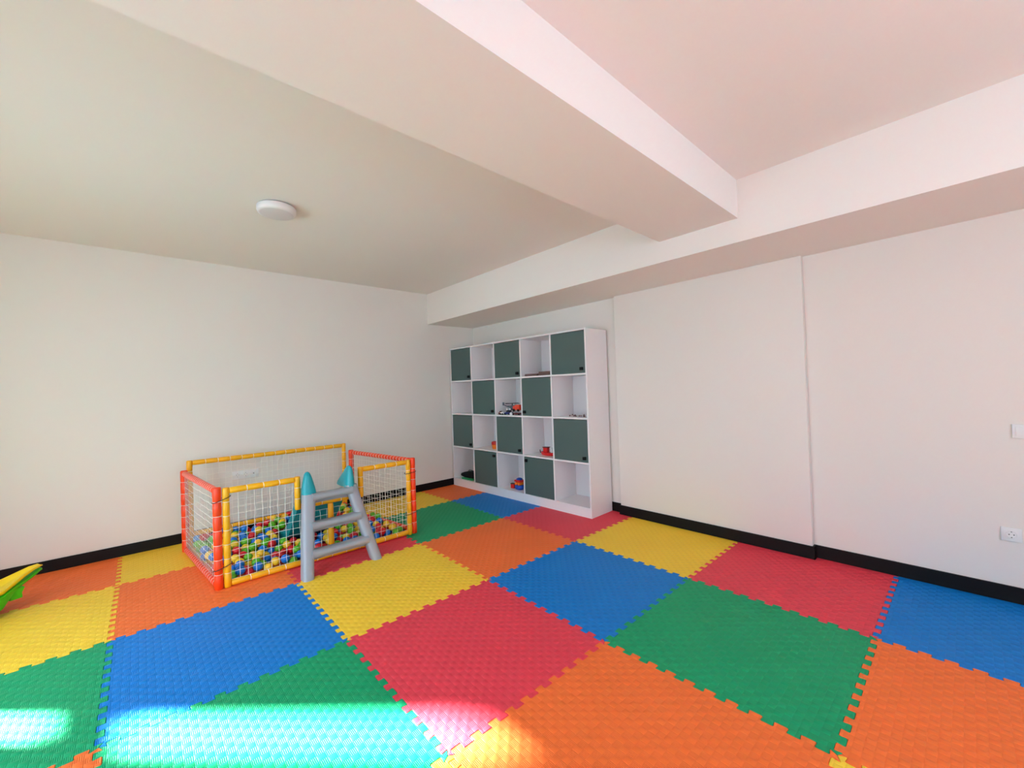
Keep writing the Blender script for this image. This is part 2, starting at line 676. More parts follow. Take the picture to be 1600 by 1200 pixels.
for c in range(1, 5):
    y0, y1 = celly(c)
    box_obj('divider', (0, SD_ - 0.006, y1, y1 + PT, Zb + PT, SH - PT), M_LAM, shelf, 0.0012, seg=1)
for r in range(1, 4):
    for c in range(5):
        y0, y1 = celly(c)
        box_obj('shelf_board', (0, SD_ - 0.006, y0, y1, boardz(r), boardz(r) + PT), M_LAM, shelf, 0.0012, seg=1)
doors = {(0, 0): 'br', (0, 2): 'br', (0, 4): 'br', (1, 1): 'br', (1, 3): 'bl', (2, 0): 'br', (2, 2): 'br', (2, 4): 'br', (3, 1): 'tr', (3, 3): 'tl'}
for (row, c), kn in doors.items():
    y0, y1 = celly(c)
    rr = 3 - row
    z0, z1 = boardz(rr) + PT, boardz(rr + 1)
    g = 0.0025
    d = box_obj('door', (0.003, 0.019, y0 + g, y1 - g, z0 + g, z1 - g - 0.0045), M_DOOR, shelf, 0.001, seg=1)
    ky = y0 + g + 0.040 if kn[1] == 'r' else y1 - g - 0.040
    kz = z0 + 0.045 if kn[0] == 'b' else z1 - 0.045
    h = MB()
    h.box(-0.022, 0.003, ky - 0.017, ky + 0.017, kz - 0.017, kz + 0.017)
    h.build('knob', M_BLACK, d, bevel=0.004)

Rsh = Matrix.Translation((1.598, 1.285, 0)) @ Matrix.Rotation(th, 4, 'Z')


def in_cell(row, c, fx, depth, dz=0.0):
    """fx 0..1 from the left of the compartment as seen, depth from the front edge"""
    y0, y1 = celly(c)
    return Rsh @ Vector((depth, y1 - fx * (y1 - y0), boardz(3 - row) + PT + dz))


# ------------------------------------------------------------------ toys and books on the shelf
def wheel(parent, x, y, z, r, wd, m=M_BLACK):
    k_ = MB()
    k_.lathe([(r * 0.9, -wd / 2), (r, -wd / 4), (r, wd / 4), (r * 0.9, wd / 2)], 12, (x, y, z), axis='y')
    return k_.build('wheel', m, parent, smooth=True)


mag_cols = [srgb(70, 44, 44), srgb(120, 90, 84), srgb(46, 24, 28), srgb(96, 70, 64), srgb(50, 28, 30), srgb(92, 60, 60)]
specs = [(0.33, 0.125, 0.016, 0, -0.03, 'dark brown picture book at the bottom of the left pile, top shelf'),
         (0.32, 0.130, 0.012, 1, 0.06, 'pale brown picture book uppermost on the left pile, top shelf'),
         (0.78, 0.125, 0.016, 2, 0.03, 'dark picture book at the bottom of the right pile, top shelf'),
         (0.775, 0.130, 0.012, 3, -0.04, 'beige brown picture book in the middle of the right pile, top shelf'),
         (0.78, 0.130, 0.017, 4, 0.02, 'dark picture book uppermost on the right pile, top shelf')]
zz = {0.5: 0.0, 0.8: 0.0}
for fx, dep, thk, ci, rz, lab in specs:
    key = 0.5 if fx < 0.7 else 0.8
    m = mat('book_cover', mag_cols[ci], 0.5, 0.4, 0.1, 20)
    t = thing('picture_book', lab, 'book', in_cell(0, 3, fx, dep, zz[key]), th + rz, 'picture books on the top shelf')
    hw = 0.098 if fx < 0.7 else 0.088
    box_obj('cover', (-0.12, 0.10, -hw, hw, 0, 0.0028), m, t)
    box_obj('cover', (-0.12, 0.10, -hw, hw, thk - 0.0028, thk), m, t)
    box_obj('pages', (-0.117, 0.098, -hw + 0.002, hw - 0.004, 0.0028, thk - 0.0028), mat('paper', srgb(128, 100, 94), 0.8, 0.2, 0.03), t)
    zz[key] += thk + 0.0002

# heap of toys, second row third column
M_HG = mat('toy_grey', srgb(82, 92, 104), 0.4, 0.5, 0.1)
M_OR = mat('toy_orange_red', srgb(226, 62, 34), 0.35, 0.5, 0.1)
M_NAVY = mat('toy_navy', srgb(22, 44, 110), 0.35, 0.5, 0.1)
M_WH = mat('toy_white', srgb(224, 218, 220), 0.4, 0.5, 0.04)
M_MAR = mat('toy_maroon', srgb(92, 14, 26), 0.35, 0.5, 0.1)
M_RED = mat('toy_red', srgb(206, 24, 24), 0.35, 0.5, 0.06)
M_OR2 = mat('toy_orange', srgb(244, 128, 34), 0.35, 0.5, 0.06)
M_BL = mat('toy_blue', srgb(22, 74, 176), 0.35, 0.5, 0.06)
M_GLS = mat('toy_dark_window', srgb(26, 30, 36), 0.2, 0.6, 0.05)


def ellip(k_, c, r, n=12, m=8, mi=0):
    rings = []
    for i in range(1, m):
        a = PI * i / m
        rings.append([(c[0] + r[0] * math.sin(a) * math.cos(2 * PI * q / n), c[1] + r[1] * math.sin(a) * math.sin(2 * PI * q / n), c[2] - r[2] * math.cos(a)) for q in range(n)])
    k_.loft(rings, True, mi)


def toy_car(name, label, cat, loc, rz, mb, L=0.11, W=0.05, H=0.04, group=None, cab=True, tilt=0.0):
    t = thing(name, label, cat, loc, rz, group)
    k_ = MB()
    z0 = 0.011
    prof = [(-L / 2, z0, z0 + H * 0.42), (-L * 0.42, z0, z0 + H * 0.5), (-L * 0.1, z0, z0 + H * 0.55), (L * 0.25, z0, z0 + H * 0.48), (L / 2, z0 + 0.004, z0 + H * 0.3)]
    k_.loft([[(x, -W / 2, a), (x, W / 2, a), (x, W / 2, b), (x, -W / 2, b)] for x, a, b in prof])
    k_.build('body', mb, t, bevel=0.003)
    if cab:
        k_ = MB()
        zc_ = z0 + H * 0.5
        k_.loft([[(-L * 0.32, -W * 0.42, zc_), (L * 0.2, -W * 0.42, zc_), (L * 0.2, W * 0.42, zc_), (-L * 0.32, W * 0.42, zc_)],
                 [(-L * 0.24, -W * 0.33, z0 + H), (L * 0.08, -W * 0.33, z0 + H), (L * 0.08, W * 0.33, z0 + H), (-L * 0.24, W * 0.33, z0 + H)]])
        k_.build('cabin', M_GLS, t, bevel=0.003)
    for sx in (-0.3, 0.3):
        for sy in (-1, 1):
            wheel(t, L * sx, sy * W * 0.48, 0.0115, 0.0115, 0.01)
    return t


# helicopter
t = thing('toy_helicopter', 'grey toy helicopter with a dark rotor in the toy heap on the second shelf row', 'toy', in_cell(1, 2, 0.36, 0.125), th - 1.45)
k = MB()
ellip(k, (0.02, 0, 0.085), (0.06, 0.032, 0.034))
k.build('body', M_HG, t, smooth=True)
k = MB()
k.tube([(-0.02, 0, 0.095), (-0.08, 0, 0.105), (-0.14, 0, 0.125)], [0.016, 0.008, 0.005], 8)
k.box(-0.15, -0.125, -0.003, 0.003, 0.115, 0.155)
k.build('tail', M_HG, t, smooth=True)
k = MB()
k.lathe([(0.006, 0.115), (0.006, 0.142)], 8)
k.box(-0.12, 0.12, -0.007, 0.007, 0.139, 0.144)
k.box(-0.007, 0.007, -0.12, 0.12, 0.139, 0.144)
k.build('rotor', M_BLACK, t, loc=(0.01, 0, 0))
for s in (-1, 1):
    k = MB()
    k.tube([(0.07, s * 0.032, 0.012), (0.06, s * 0.032, 0.004), (-0.05, s * 0.032, 0.004)], 0.004, 6)
    for x in (-0.03, 0.045):
        k.tube([(x, s * 0.032, 0.004), (x, s * 0.02, 0.06)], 0.003, 6)
    k.build('skid', M_HG, t, smooth=True)

# orange red toy truck sitting high in the heap
t = thing('toy_truck', 'orange red toy truck on top of a maroon car in the toy heap', 'toy', in_cell(1, 2, 0.72, 0.075, 0.043), th + 1.52)
k = MB()
k.box(-0.06, 0.025, -0.035, 0.035, 0.018, 0.085)
k.build('body', M_OR, t, bevel=0.004)
k = MB()
k.box(0.028, 0.065, -0.033, 0.033, 0.018, 0.07)
k.build('cabin', M_OR, t, bevel=0.006)
k = MB()
k.box(0.0655, 0.068, -0.026, 0.026, 0.042, 0.064)
k.build('windscreen', M_WH, t)
for sx in (-0.04, 0.042):
    for sy in (-1, 1):
        wheel(t, sx, sy * 0.034, 0.0175, 0.0175, 0.012)
toy_car('toy_car', 'maroon toy car under the orange red truck in the toy heap', 'toy', in_cell(1, 2, 0.74, 0.075), th + 1.55, M_MAR, 0.17, 0.10, 0.031, cab=False)
t = toy_car('toy_car', 'navy blue toy car with white seats at the front of the toy heap', 'toy', in_cell(1, 2, 0.41, 0.042), th + 1.57, M_NAVY, 0.11, 0.056, 0.05)
for dx in (-0.03, 0.02):
    k = MB()
    ellip(k, (dx, 0.0, 0.072), (0.013, 0.014, 0.014), 8, 6)
    k.build('white_seat', M_WH, t, smooth=True)
toy_car('toy_car', 'small white toy car at the left front of the toy heap', 'toy', in_cell(1, 2, 0.19, 0.045), th + 1.4, M_WH, 0.088, 0.05, 0.05, cab=False)
toy_car('toy_car', 'tiny dark red toy car at the far left of the toy heap', 'toy', in_cell(1, 2, 0.055, 0.07), th + 0.15, M_MAR, 0.075, 0.036, 0.034)
# white animal-like block in front
t = thing('toy_block', 'white toy block before the orange red truck in the toy heap', 'toy', in_cell(1, 2, 0.58, 0.015), th + 0.3)
k = MB()
k.box(-0.008, 0.014, -0.018, 0.018, 0, 0.03)
k.build('block', M_WH, t, bevel=0.004)
k = MB()
k.lathe([(0.009, 0.03), (0.009, 0.036)], 10)
k.build('stud', M_WH, t, smooth=True)

# brown beads on a string, second row rightmost compartment
t = thing('bead_string', 'string of small brown beads lying in the rightmost compartment of the second shelf row', 'toy', in_cell(1, 4, 0.56, 0.12), th)
pts = []
for q in range(26):
    a = q / 25.0
    pts.append((0.03 * math.sin(a * 11) + 0.01 * math.sin(a * 37), 0.115 - 0.23 * a, 0.0075))
k = MB()
k.tube(pts, 0.0014, 5)
k.build('string', mat('brown_string', srgb(96, 70, 64), 0.8, 0.2), t)
mb_ = mat('brown_bead', srgb(104, 70, 68), 0.5, 0.4, 0.3)
for q, p in enumerate(pts[::2]):
    k = MB()
    ellip(k, (p[0], p[1], 0.0078 + (0.010 if q % 4 == 1 else 0)), (0.0075, 0.0085, 0.0075), 8, 6)
    k.build('bead', mb_, t, smooth=True)

# orange cup with red lid, third row second column
t = thing('toy_cup', 'orange toy cup with a red lid at the right of a third row compartment', 'toy', in_cell(2, 1, 0.62, 0.14), th)
k = MB()
k.lathe([(0.038, 0), (0.042, 0.01), (0.048, 0.055), (0.046, 0.056), (0.040, 0.012)], 18)
k.build('cup', M_OR2, t, smooth=True)
k = MB()
k.lathe([(0.050, 0.0565), (0.052, 0.062), (0.049, 0.094), (0.03, 0.100)], 18)
k.build('lid', M_RED, t, smooth=True)

# red boat with a grey mast, third row fourth column
t = thing('toy_boat', 'red toy boat with a grey mast and a white figure in the third shelf row', 'toy', in_cell(2, 3, 0.64, 0.13), th - 1.50)
k = MB()
rings = []
for x, hw, zb, zt in ((-0.11, 0.02, 0.012, 0.045), (-0.09, 0.034, 0.003, 0.040), (-0.03, 0.042, 0, 0.036), (0.04, 0.042, 0, 0.036), (0.09, 0.026, 0.006, 0.043), (0.12, 0.004, 0.02, 0.052)):
    rings.append([(x, -hw, zt), (x, -hw * 0.6, zb), (x, hw * 0.6, zb), (x, hw, zt)])
k.loft(rings)
k.build('hull', M_RED, t, bevel=0.002)
k = MB()
k.box(-0.075, -0.015, -0.025, 0.025, 0.037, 0.090)
k.build('cabin', M_RED, t, bevel=0.004)
k = MB()
k.box(-0.082, -0.008, -0.03, 0.03, 0.0905, 0.100)
k.build('roof', M_MAR, t, bevel=0.002)
k = MB()
k.lathe([(0.014, 0.037), (0.015, 0.06), (0.008, 0.075), (0.011, 0.083), (0.009, 0.098)], 10, (0.035, 0, 0))
k.build('white_figure', M_WH, t, smooth=True)
k = MB()
k.lathe([(0.0035, 0.037), (0.003, 0.155)], 8, (0.082, 0, 0))
k.build('mast', M_HG, t, smooth=True)
k = MB()
k.tube([(-0.12, 0, 0.03), (-0.135, 0, 0.028), (-0.14, 0, 0.06)], 0.006, 6)
k.build('tiller', M_BLACK, t, smooth=True)

# black bag and green tray, bottom row leftmost
t = thing('toy_bag', 'black zipped case resting on a green tray in the bottom left compartment', 'bag', in_cell(3, 0, 0.46, 0.11, 0.021), th + 1.57)
k = MB()
rings = []
for x, hw, h0, h1 in ((-0.17, 0.03, 0.018, 0.070), (-0.15, 0.055, 0.002, 0.090), (-0.06, 0.065, 0, 0.092), (0.06, 0.062, 0, 0.072), (0.13, 0.050, 0.002, 0.050), (0.165, 0.03, 0.010, 0.032)):
    rings.append([(x, -hw, (h0 + h1) / 2), (x, -hw * 0.8, h0), (x, hw * 0.8, h0), (x, hw, (h0 + h1) / 2), (x, hw * 0.8, h1), (x, -hw * 0.8, h1)])
k.loft(rings)
k.build('case', mat('black_fabric', srgb(24, 24, 28), 0.8, 0.2, 0.2, 30), t, bevel=0.006)
k = MB()
k.tube([(-0.08, 0, 0.090), (-0.07, 0, 0.103), (0.0, 0, 0.100), (0.01, 0, 0.082)], 0.005, 6)
k.build('handle', M_BLACK, t, smooth=True)
o = None
t = thing('toy_tray', 'flat green toy tray under the black case in the bottom left compartment', 'tray', in_cell(3, 0, 0.56, 0.115), th + 1.57)
k = MB()
k.box(-0.12, 0.12, -0.09, 0.09, 0, 0.020)
k.build('tray_base', mat('tray_green', srgb(40, 150, 92), 0.45, 0.4), t, bevel=0.006)

# blue and red toy robot-like block truck in the bottom row third column
t = thing('toy_block_truck', 'blue and red toy block truck with orange drums in the bottom shelf row', 'toy', in_cell(3, 2, 0.58, 0.12), th + 1.55)
k = MB()
k.loft([[(x * s_, y * s_, z) for x, y in ((-0.06, -0.025), (-0.035, -0.05), (0.035, -0.05), (0.06, -0.025), (0.06, 0.025), (0.035, 0.05), (-0.035, 0.05), (-0.06, 0.025))] for s_, z in ((0.75, 0), (1.0, 0.02), (1.0, 0.045), (0.9, 0.055))])
k.build('base', M_BL, t, bevel=0.003)
for dx in (-0.032, 0.022):
    k = MB()
    k.lathe([(0.016, -0.048), (0.020, -0.04), (0.020, 0.04), (0.016, 0.048)], 12, (dx, 0, 0.0755), axis='y')
    k.build('drum', M_OR2, t, smooth=True)
k = MB()
k.box(-0.058, 0.050, -0.045, 0.045, 0.096, 0.120)
k.build('deck', M_RED, t, bevel=0.004)
k = MB()
k.lathe([(0.040, 0.1205), (0.042, 0.128), (0.03, 0.140), (0.01, 0.146)], 8)
k.build('top_cap', M_BL, t)
t = thing('toy_block', 'small red toy block with dark top left of the blue toy, bottom row', 'toy', in_cell(3, 2, 0.34, 0.115), th + 0.2)
k = MB()
k.box(-0.022, 0.022, -0.026, 0.026, 0, 0.05)
k.build('block', M_RED, t, bevel=0.003)
k = MB()
k.box(-0.020, 0.020, -0.020, 0.030, 0.0505, 0.062)
k.build('cap', mat('toy_dark_green', srgb(34, 58, 44), 0.5), t, bevel=0.003)

# ------------------------------------------------------------------ ceiling lamp
lamp = thing('ceiling_lamp', 'round white flush ceiling lamp, switched off, above the ball pit', 'lamp', (-1.09, 1.945, ZC))
k = MB()
k.lathe([(0.085, 0.0), (0.085, -0.012)], 32)
k.build('mounting_plate', M_DARK, lamp, smooth=True)  # mount coloured near-black: shade of the ceiling gap put into its colour
k = MB()
k.lathe([(0.09, -0.010), (0.121, -0.011), (0.125, -0.016), (0.125, -0.044), (0.120, -0.056), (0.108, -0.060)], 48)
k.build('lamp_ring', M_LAMP, lamp, smooth=True, angle=50)
k = MB()
k.lathe([(0.108, -0.0602), (0.100, -0.063), (0.05, -0.065)], 48)
k.build('diffuser', M_DIFF, lamp, smooth=True)


# ------------------------------------------------------------------ sockets and switch
def schuko(parent, c, axis):
    """recessed round insert with two contacts; axis 'y' faces -y, 'x' faces -x"""
    def P(u, v, d):
        return (c[0] + u, c[1] - d, c[2] + v) if axis == 'y' else (c[0] - d, c[1] - u, c[2] + v)
    k_ = MB()
    n = 24
    rings = []
    for r, d in ((0.0225, 0.0005), (0.0225, 0.0035), (0.0195, 0.0035), (0.0190, 0.0012)):
        rings.append([P(r * math.cos(2 * PI * q / n), r * math.sin(2 * PI * q / n), d) for q in range(n)])
    k_.loft(rings)
    ins = k_.build('socket_insert', M_PLATE, parent, smooth=True)
    for s_ in (-1, 1):
        k_ = MB()
        k_.loft([[P(s_ * 0.0095 + 0.0032 * math.cos(2 * PI * q / 10), 0.0032 * math.sin(2 * PI * q / 10), d) for q in range(10)] for d in (0.0008, 0.0016)])
        k_.build('contact_hole', M_PIN, ins)
        k_ = MB()
        k_.loft([[P(a, s_ * b, d) for a, b in ((-0.003, 0.0145), (0.003, 0.0145), (0.003, 0.0185), (-0.003, 0.0185))] for d in (0.0010, 0.0030)])
        k_.build('earth_clip', M_PIN, ins)
    return ins


t = thing('wall_socket', 'triple white wall socket plate behind the ball pit net, low on the left wall', 'socket', (-1.035, YW, 0.574))
box_obj('plate', (-0.118, 0.118, -0.009, 0, -0.041, 0.041), M_PLATE, t, 0.003)
for cx in (-0.071, 0.0):
    schuko(t, (cx, -0.009, 0), 'y')
k = MB()
k.lathe([(0.022, 0.0), (0.022, -0.003)], 24, (0.071, -0.009, 0), axis='y')
k.build('aerial_insert', M_PLATE, t, smooth=True)
k = MB()
k.lathe([(0.0055, 0.0), (0.0055, -0.0025)], 12, (0.071, -0.012, 0), axis='y')
k.build('aerial_hole', M_PIN, t)

t = thing('wall_socket', 'single white wall socket low on the right wall near the picture edge', 'socket', (XW, -1.511, 0.404))
box_obj('plate', (-0.009, 0, -0.041, 0.041, -0.041, 0.041), M_PLATE, t, 0.003)
schuko(t, (-0.009, 0, 0), 'x')
t = thing('light_switch', 'white rocker light switch on the right wall at the picture edge', 'switch', (XW, -1.572, 1.022))
box_obj('plate', (-0.009, 0, -0.041, 0.041, -0.041, 0.041), M_PLATE, t, 0.003)
box_obj('rocker', (-0.013, -0.009, -0.027, 0.027, -0.027, 0.027), M_PLATE, t, 0.002, rot=None)

# ------------------------------------------------------------------ ball pit
PF = 2.30           # y of the front panel
FLx, FRx = -1.412, 0.088
pit = thing('ball_pit', 'netted ball pit with yellow and orange padded tube frame against the left wall', 'ball pit', (0, 0, 0))
TR = 0.0225
FL, FR = Vector((-1.447, PF + 0.004, 0)), Vector((0.118, PF + 0.004, 0))
BL, BR = Vector((-1.560, 3.43, 0)), Vector((-0.050, 3.43, 0))


def padded(kind, pts, r, m, wraps=0.10, parent=pit, bend=False):
    pts = [Vector(p) for p in pts]
    a, b = pts[0], pts[-1]
    L = (b - a).length
    d = (b - a).normalized()
    k_ = MB()
    n = max(2, int(round(L / wraps)))
    P, R_ = [], []
    P.append(a)
    R_.append(r * 0.86)
    for i in range(n):
        s0, s1 = L * i / n, L * (i + 1) / n
        for t_, rr in ((0.06, 1.0), (0.5, 1.04), (0.94, 1.0)):
            P.append(a + d * (s0 + (s1 - s0) * t_))
            R_.append(r * rr)
        P.append(a + d * s1)
        R_.append(r * 0.88 if i < n - 1 else r * 0.86)
    k_.tube(P, R_, 12)
    o_ = k_.build(kind, m, parent, smooth=True, angle=70)
    k_ = MB()
    for i in range(1, n):
        k_.torus(a + d * (L * i / n), r * 0.92, 0.0022, d + Vector((0.06, 0.1, 0.05)), 14, 4)
    tag(k_.build('lacing', M_CORD, o_), kind='stuff')
    return o_


FH = 0.722
zr = 0.027
# orange side panels
for A, B, nm in ((FL, BL, 'left'), (FR, BR, 'right')):
    H = FH + 0.010
    a3 = lambda z: Vector((A.x, A.y, z))
    b3 = lambda z: Vector((B.x, B.y, z))
    dd = (B - A).normalized() * 0.026
    padded('post', (a3(0.001), a3(H)), 0.027, M_OTUBE, 0.105)
    padded('post', (b3(0.001), b3(H)), 0.027, M_OTUBE, 0.105)
    padded('rail', (a3(H - 0.026) + dd, b3(H - 0.026) - dd), 0.0235, M_OTUBE, 0.052)
    padded('rail', (a3(zr) + dd, b3(zr) - dd), 0.0235, M_OTUBE, 0.052)
# front yellow panel
yx = lambda x, z: Vector((x, PF - 0.004, z))
XL0, XL1, XR0, XR1 = -1.394, -0.915, -0.400, 0.066
OZ = 0.480
padded('post', (yx(XL0, 0.001), yx(XL0, FH)), TR, M_YTUBE)
padded('post', (yx(XR1, 0.001), yx(XR1, FH)), TR, M_YTUBE)
padded('post', (yx(XL1, OZ - 0.022), yx(XL1, FH)), TR, M_YTUBE)
padded('post', (yx(XR0, OZ - 0.022), yx(XR0, FH)), TR, M_YTUBE)
padded('post', (yx(-0.662, zr + 0.022), yx(-0.662, OZ - 0.022)), TR, M_YTUBE, 0.22)
padded('rail', (yx(XL0 + TR, FH - TR), yx(XL1 - TR, FH - TR)), TR, M_YTUBE)
padded('rail', (yx(XR0 + TR, FH - TR), yx(XR1 - TR, FH - TR)), TR, M_YTUBE)
padded('rail', (yx(XL1 + TR, OZ), yx(XR0 - TR, OZ)), TR, M_YTUBE, 0.17)
padded('rail', (yx(XL0 + TR, zr), yx(XR1 - TR, zr)), TR, M_YTUBE, 0.12)
# back yellow panel (a little taller)
YB = 3.505
BHh = 0.808
bx = lambda x, z: Vector((x, YB, z))
padded('post', (bx(-1.515, 0.001), bx(-1.515, BHh)), TR, M_YTUBE)
padded('post', (bx(-0.105, 0.001), bx(-0.105, BHh)), TR, M_YTUBE)
padded('rail', (bx(-1.515 + TR, BHh - TR), bx(-0.105 - TR, BHh - TR)), TR, M_YTUBE)
padded('rail', (bx(-1.515 + TR, 0.128), bx(-0.105 - TR, 0.128)), TR, M_YTUBE)


def net(parent, f, u0, u1, v0, v1fn, cell, amp=0.004, seed=1, r=0.0013):
    """f(u, v, w) -> point; v1fn(u) gives the upper end at u"""
    rg = random.Random(seed)
    k_ = MB()
    nu = int(round((u1 - u0) / cell))
    us = [u0 + (u1 - u0) * i / nu for i in range(nu + 1)]
    zmax = max(v1fn(u) for u in us)
    nv = int(round((zmax - v0) / cell))
    off = [[(rg.uniform(-amp, amp), rg.uniform(-amp, amp)) for _ in range(nv + 1)] for _ in us]

    def pt(i, j):
        du, dv = off[i][j]
        if i in (0, nu):
            du = 0
        if j in (0, nv):
            dv = 0
        u = us[i] + du
        v = v0 + (zmax - v0) * j / nv + dv
        sag = 0.022 * math.sin(PI * i / nu) * math.sin(PI * j / nv)
        return f(u, v, sag)
    for i in range(nu + 1):
        top = v1fn(us[i])
        P = [pt(i, j) for j in range(nv + 1) if v0 + (zmax - v0) * j / nv <= top + 0.01]
        if len(P) > 1:
            k_.tube(P, r, 4, cap=False)
    for j in range(nv + 1):
        v = v0 + (zmax - v0) * j / nv
        run = []
        for i in range(nu + 1):
            if v <= v1fn(us[i]) + 0.01:
                run.append(pt(i, j))
            else:
                if len(run) > 1:
                    k_.tube(run, r, 4, cap=False)
                run = []
        if len(run) > 1:
            k_.tube(run, r, 4, cap=False)
    return tag(k_.build('net', M_CORD, parent), kind='stuff')


def ftop(u):
    return OZ - TR if XL1 + 0.01 < u < XR0 - 0.01 else FH - 2 * TR


net(pit, lambda u, v, s: Vector((u, PF - 0.004 + s * 0.5, v)), XL0 + TR, XR1 - TR, zr + TR, ftop, 0.0515, 0.003, 3)
for A, B, sd_ in ((FL, BL, 5), (FR, BR, 6)):
    L = (B - A).length
    d = (B - A).normalized()
    nrm = Vector((-d.y, d.x, 0))
    net(pit, (lambda A, d, nrm: (lambda u, v, s: A + d * u + Vector((0, 0, v)) + nrm * s * (0.3)))(A, d, nrm), 0.03, L - 0.03, zr + 0.02, lambda u: FH - 0.04, 0.05, 0.004, sd_)
net(pit, lambda u, v, s: Vector((u, YB + s * 0.3, v)), -1.515 + TR, -0.105 - TR, 0.14, lambda u: BHh - 2 * TR, 0.05, 0.004, 8)
# black zip ties between the panels
for x0, x1, zq, sl in ((-1.475, -1.365, 0.625, 0.035), (-1.475, -1.365, 0.140, 0.035), (0.035, 0.146, 0.590, 0.012), (0.035, 0.146, 0.195, 0.020)):
    k = MB()
    n = 22
    P = []
    for q in range(n + 1):
        a = 2 * PI * q / n
        cx = (x0 + x1) / 2 + (x1 - x0) / 2 * math.copysign(abs(math.cos(a)) ** 0.6, math.cos(a))
        P.append(Vector((cx, PF + 0.032 * math.copysign(abs(math.sin(a)) ** 0.7, math.sin(a)), zq + sl * (cx - x0) / (x1 - x0))))
    k.tube(P, 0.0028, 5, cap=False)
    k.build('zip_tie', M_TIE, pit)

# ------------------------------------------------------------------ toddler slide hung in the opening
slide = thing('toddler_slide', 'grey plastic toddler slide ladder with turquoise chute leading into the ball pit', 'slide', (0, 0, 0))


def rrect(c, ax, ay, hw, hd, e=0.5, n=16):
    """rounded rectangle ring (superellipse) around c"""
    out = []
    for q in range(n):
        a = 2 * PI * (q + 0.5) / n
        ca, sa = math.cos(a), math.sin(a)
        out.append(c + ax * hw * math.copysign(abs(ca) ** e, ca) + ay * hd * math.copysign(abs(sa) ** e, sa))
    return out


X3, Y3, Z3 = Vector((1, 0, 0)), Vector((0, 1, 0)), Vector((0, 0, 1))


def leg(foot, top, w0, w1, d0, d1):
    k_ = MB()
    rings = []
    for q in range(9):
        t_ = q / 8.0
        c = foot.lerp(top, t_)
        c.y += 0.010 * math.sin(PI * t_)
        rings.append(rrect(c, X3, Y3, (w0 + (w1 - w0) * t_) / 2, (d0 + (d1 - d0) * t_) / 2, 0.62))
    k_.loft(rings)
    return k_.build('side_rail', M_GREY, slide, smooth=True, angle=60)


LF, LT = Vector((-0.938, 2.005, 0.0)), Vector((-0.850, 2.225, 0.60))
RF, RT = Vector((-0.405, 2.005, 0.0)), Vector((-0.515, 2.225, 0.60))
leg(LF, LT, 0.082, 0.100, 0.115, 0.085)
leg(RF, RT, 0.082, 0.095, 0.115, 0.085)
for zc_ in (0.560, 0.352, 0.158):
    t_ = zc_ / 0.60
    zc_ += 0.0
    a, b = LF.lerp(LT, t_), RF.lerp(RT, t_)
    k = MB()
    # trough-like tread: rounded top, hollow below
    prof = [(-0.040, -0.024), (-0.054, -0.014), (-0.058, 0.002), (-0.052, 0.015), (-0.036, 0.022), (0.030, 0.022), (0.046, 0.014), (0.046, -0.062), (0.036, -0.062), (0.030, -0.008), (-0.024, -0.010)]
    rings = []
    for q in range(7):
        s_ = q / 6.0
        c = a.lerp(b, 0.04 + 0.92 * s_)
        bulge = 0.010 * (abs(2 * s_ - 1) ** 3)
        rings.append([c + Vector((0, py - 0.004, pz + (bulge if pz > 0 else -bulge * 0.6))) for py, pz in prof])
    k.loft(rings)
    k.build('step', M_GREY, slide, smooth=True, angle=50)


def horn(T0, side):
    k_ = MB()
    rings = []
    spec = [  # z, front y, back y, left x, right x (relative to the rail top)
        (0.586, -0.046, 0.150, -0.054, 0.054), (0.610, -0.044, 0.142, -0.053, 0.051), (0.645, -0.040, 0.112, -0.049, 0.044),
        (0.680, -0.035, 0.085, -0.043, 0.035), (0.712, -0.030, 0.062, -0.036, 0.027), (0.737, -0.024, 0.045, -0.029, 0.019),
        (0.753, -0.014, 0.032, -0.021, 0.011), (0.760, -0.002, 0.018, -0.010, 0.002)]
    for z, y0, y1, x0, x1 in spec:
        if side < 0:
            y1 = min(y1, 0.040)
        if side > 0:
            y1 *= 1.6
            x0, x1 = -x1 - 0.004, -x0 - 0.012
        rings.append(rrect(Vector((T0.x + (x0 + x1) / 2, T0.y + (y0 + y1) / 2, z)), X3, Y3, (x1 - x0) / 2, (y1 - y0) / 2, 0.8))
    k_.loft(rings)
    return k_.build('horn', M_TEAL, slide, smooth=True, angle=60)


horn(LT + Vector((-0.002, -0.004, 0)), -1)
horn(RT + Vector((0.0, -0.004, 0)), 1)
# chute: U section swept down into the balls
k = MB()
path = [(2.215, 0.560, 0.565), (2.32, 0.545, 0.620), (2.42, 0.490, 0.560), (2.52, 0.385, 0.460), (2.66, 0.250, 0.325), (2.80, 0.125, 0.205), (2.90, 0.070, 0.150), (3.02, 0.045, 0.110), (3.12, 0.040, 0.085)]
rings = []
xa, xb = -0.884, -0.482
for i, (y, zb, zt) in enumerate(path):
    th_ = 0.014
    xo = 0.015 if i == 0 else 0.0
    rings.append([Vector((xa + xo, y, zt)), Vector((xa + 0.010 + xo, y, zb - th_)), Vector((xb - 0.010 - xo, y, zb - th_)), Vector((xb - xo, y, zt)),
                  Vector((xb - 0.018 - xo, y, zt)), Vector((xb - 0.035 - xo, y, zb)), Vector((xa + 0.035 + xo, y, zb)), Vector((xa + 0.018 + xo, y, zt))])
k.loft(rings)
k.build('chute', M_TEAL, slide, smooth=True, bevel=0.004, angle=45)
# ------------------------------------------------------------------ balls
D = 0.067
Rr = D / 2


def inside(x, y):
    t_ = (y - FL.y) / (BL.y - FL.y)
    xl = FL.x + (BL.x - FL.x) * t_ + 0.024 + Rr
    xr = FR.x + (BR.x - FR.x) * t_ - 0.024 - Rr
    return xl <= x <= xr


YB0, YB1 = PF + 0.024 + Rr, 3.475 - Rr


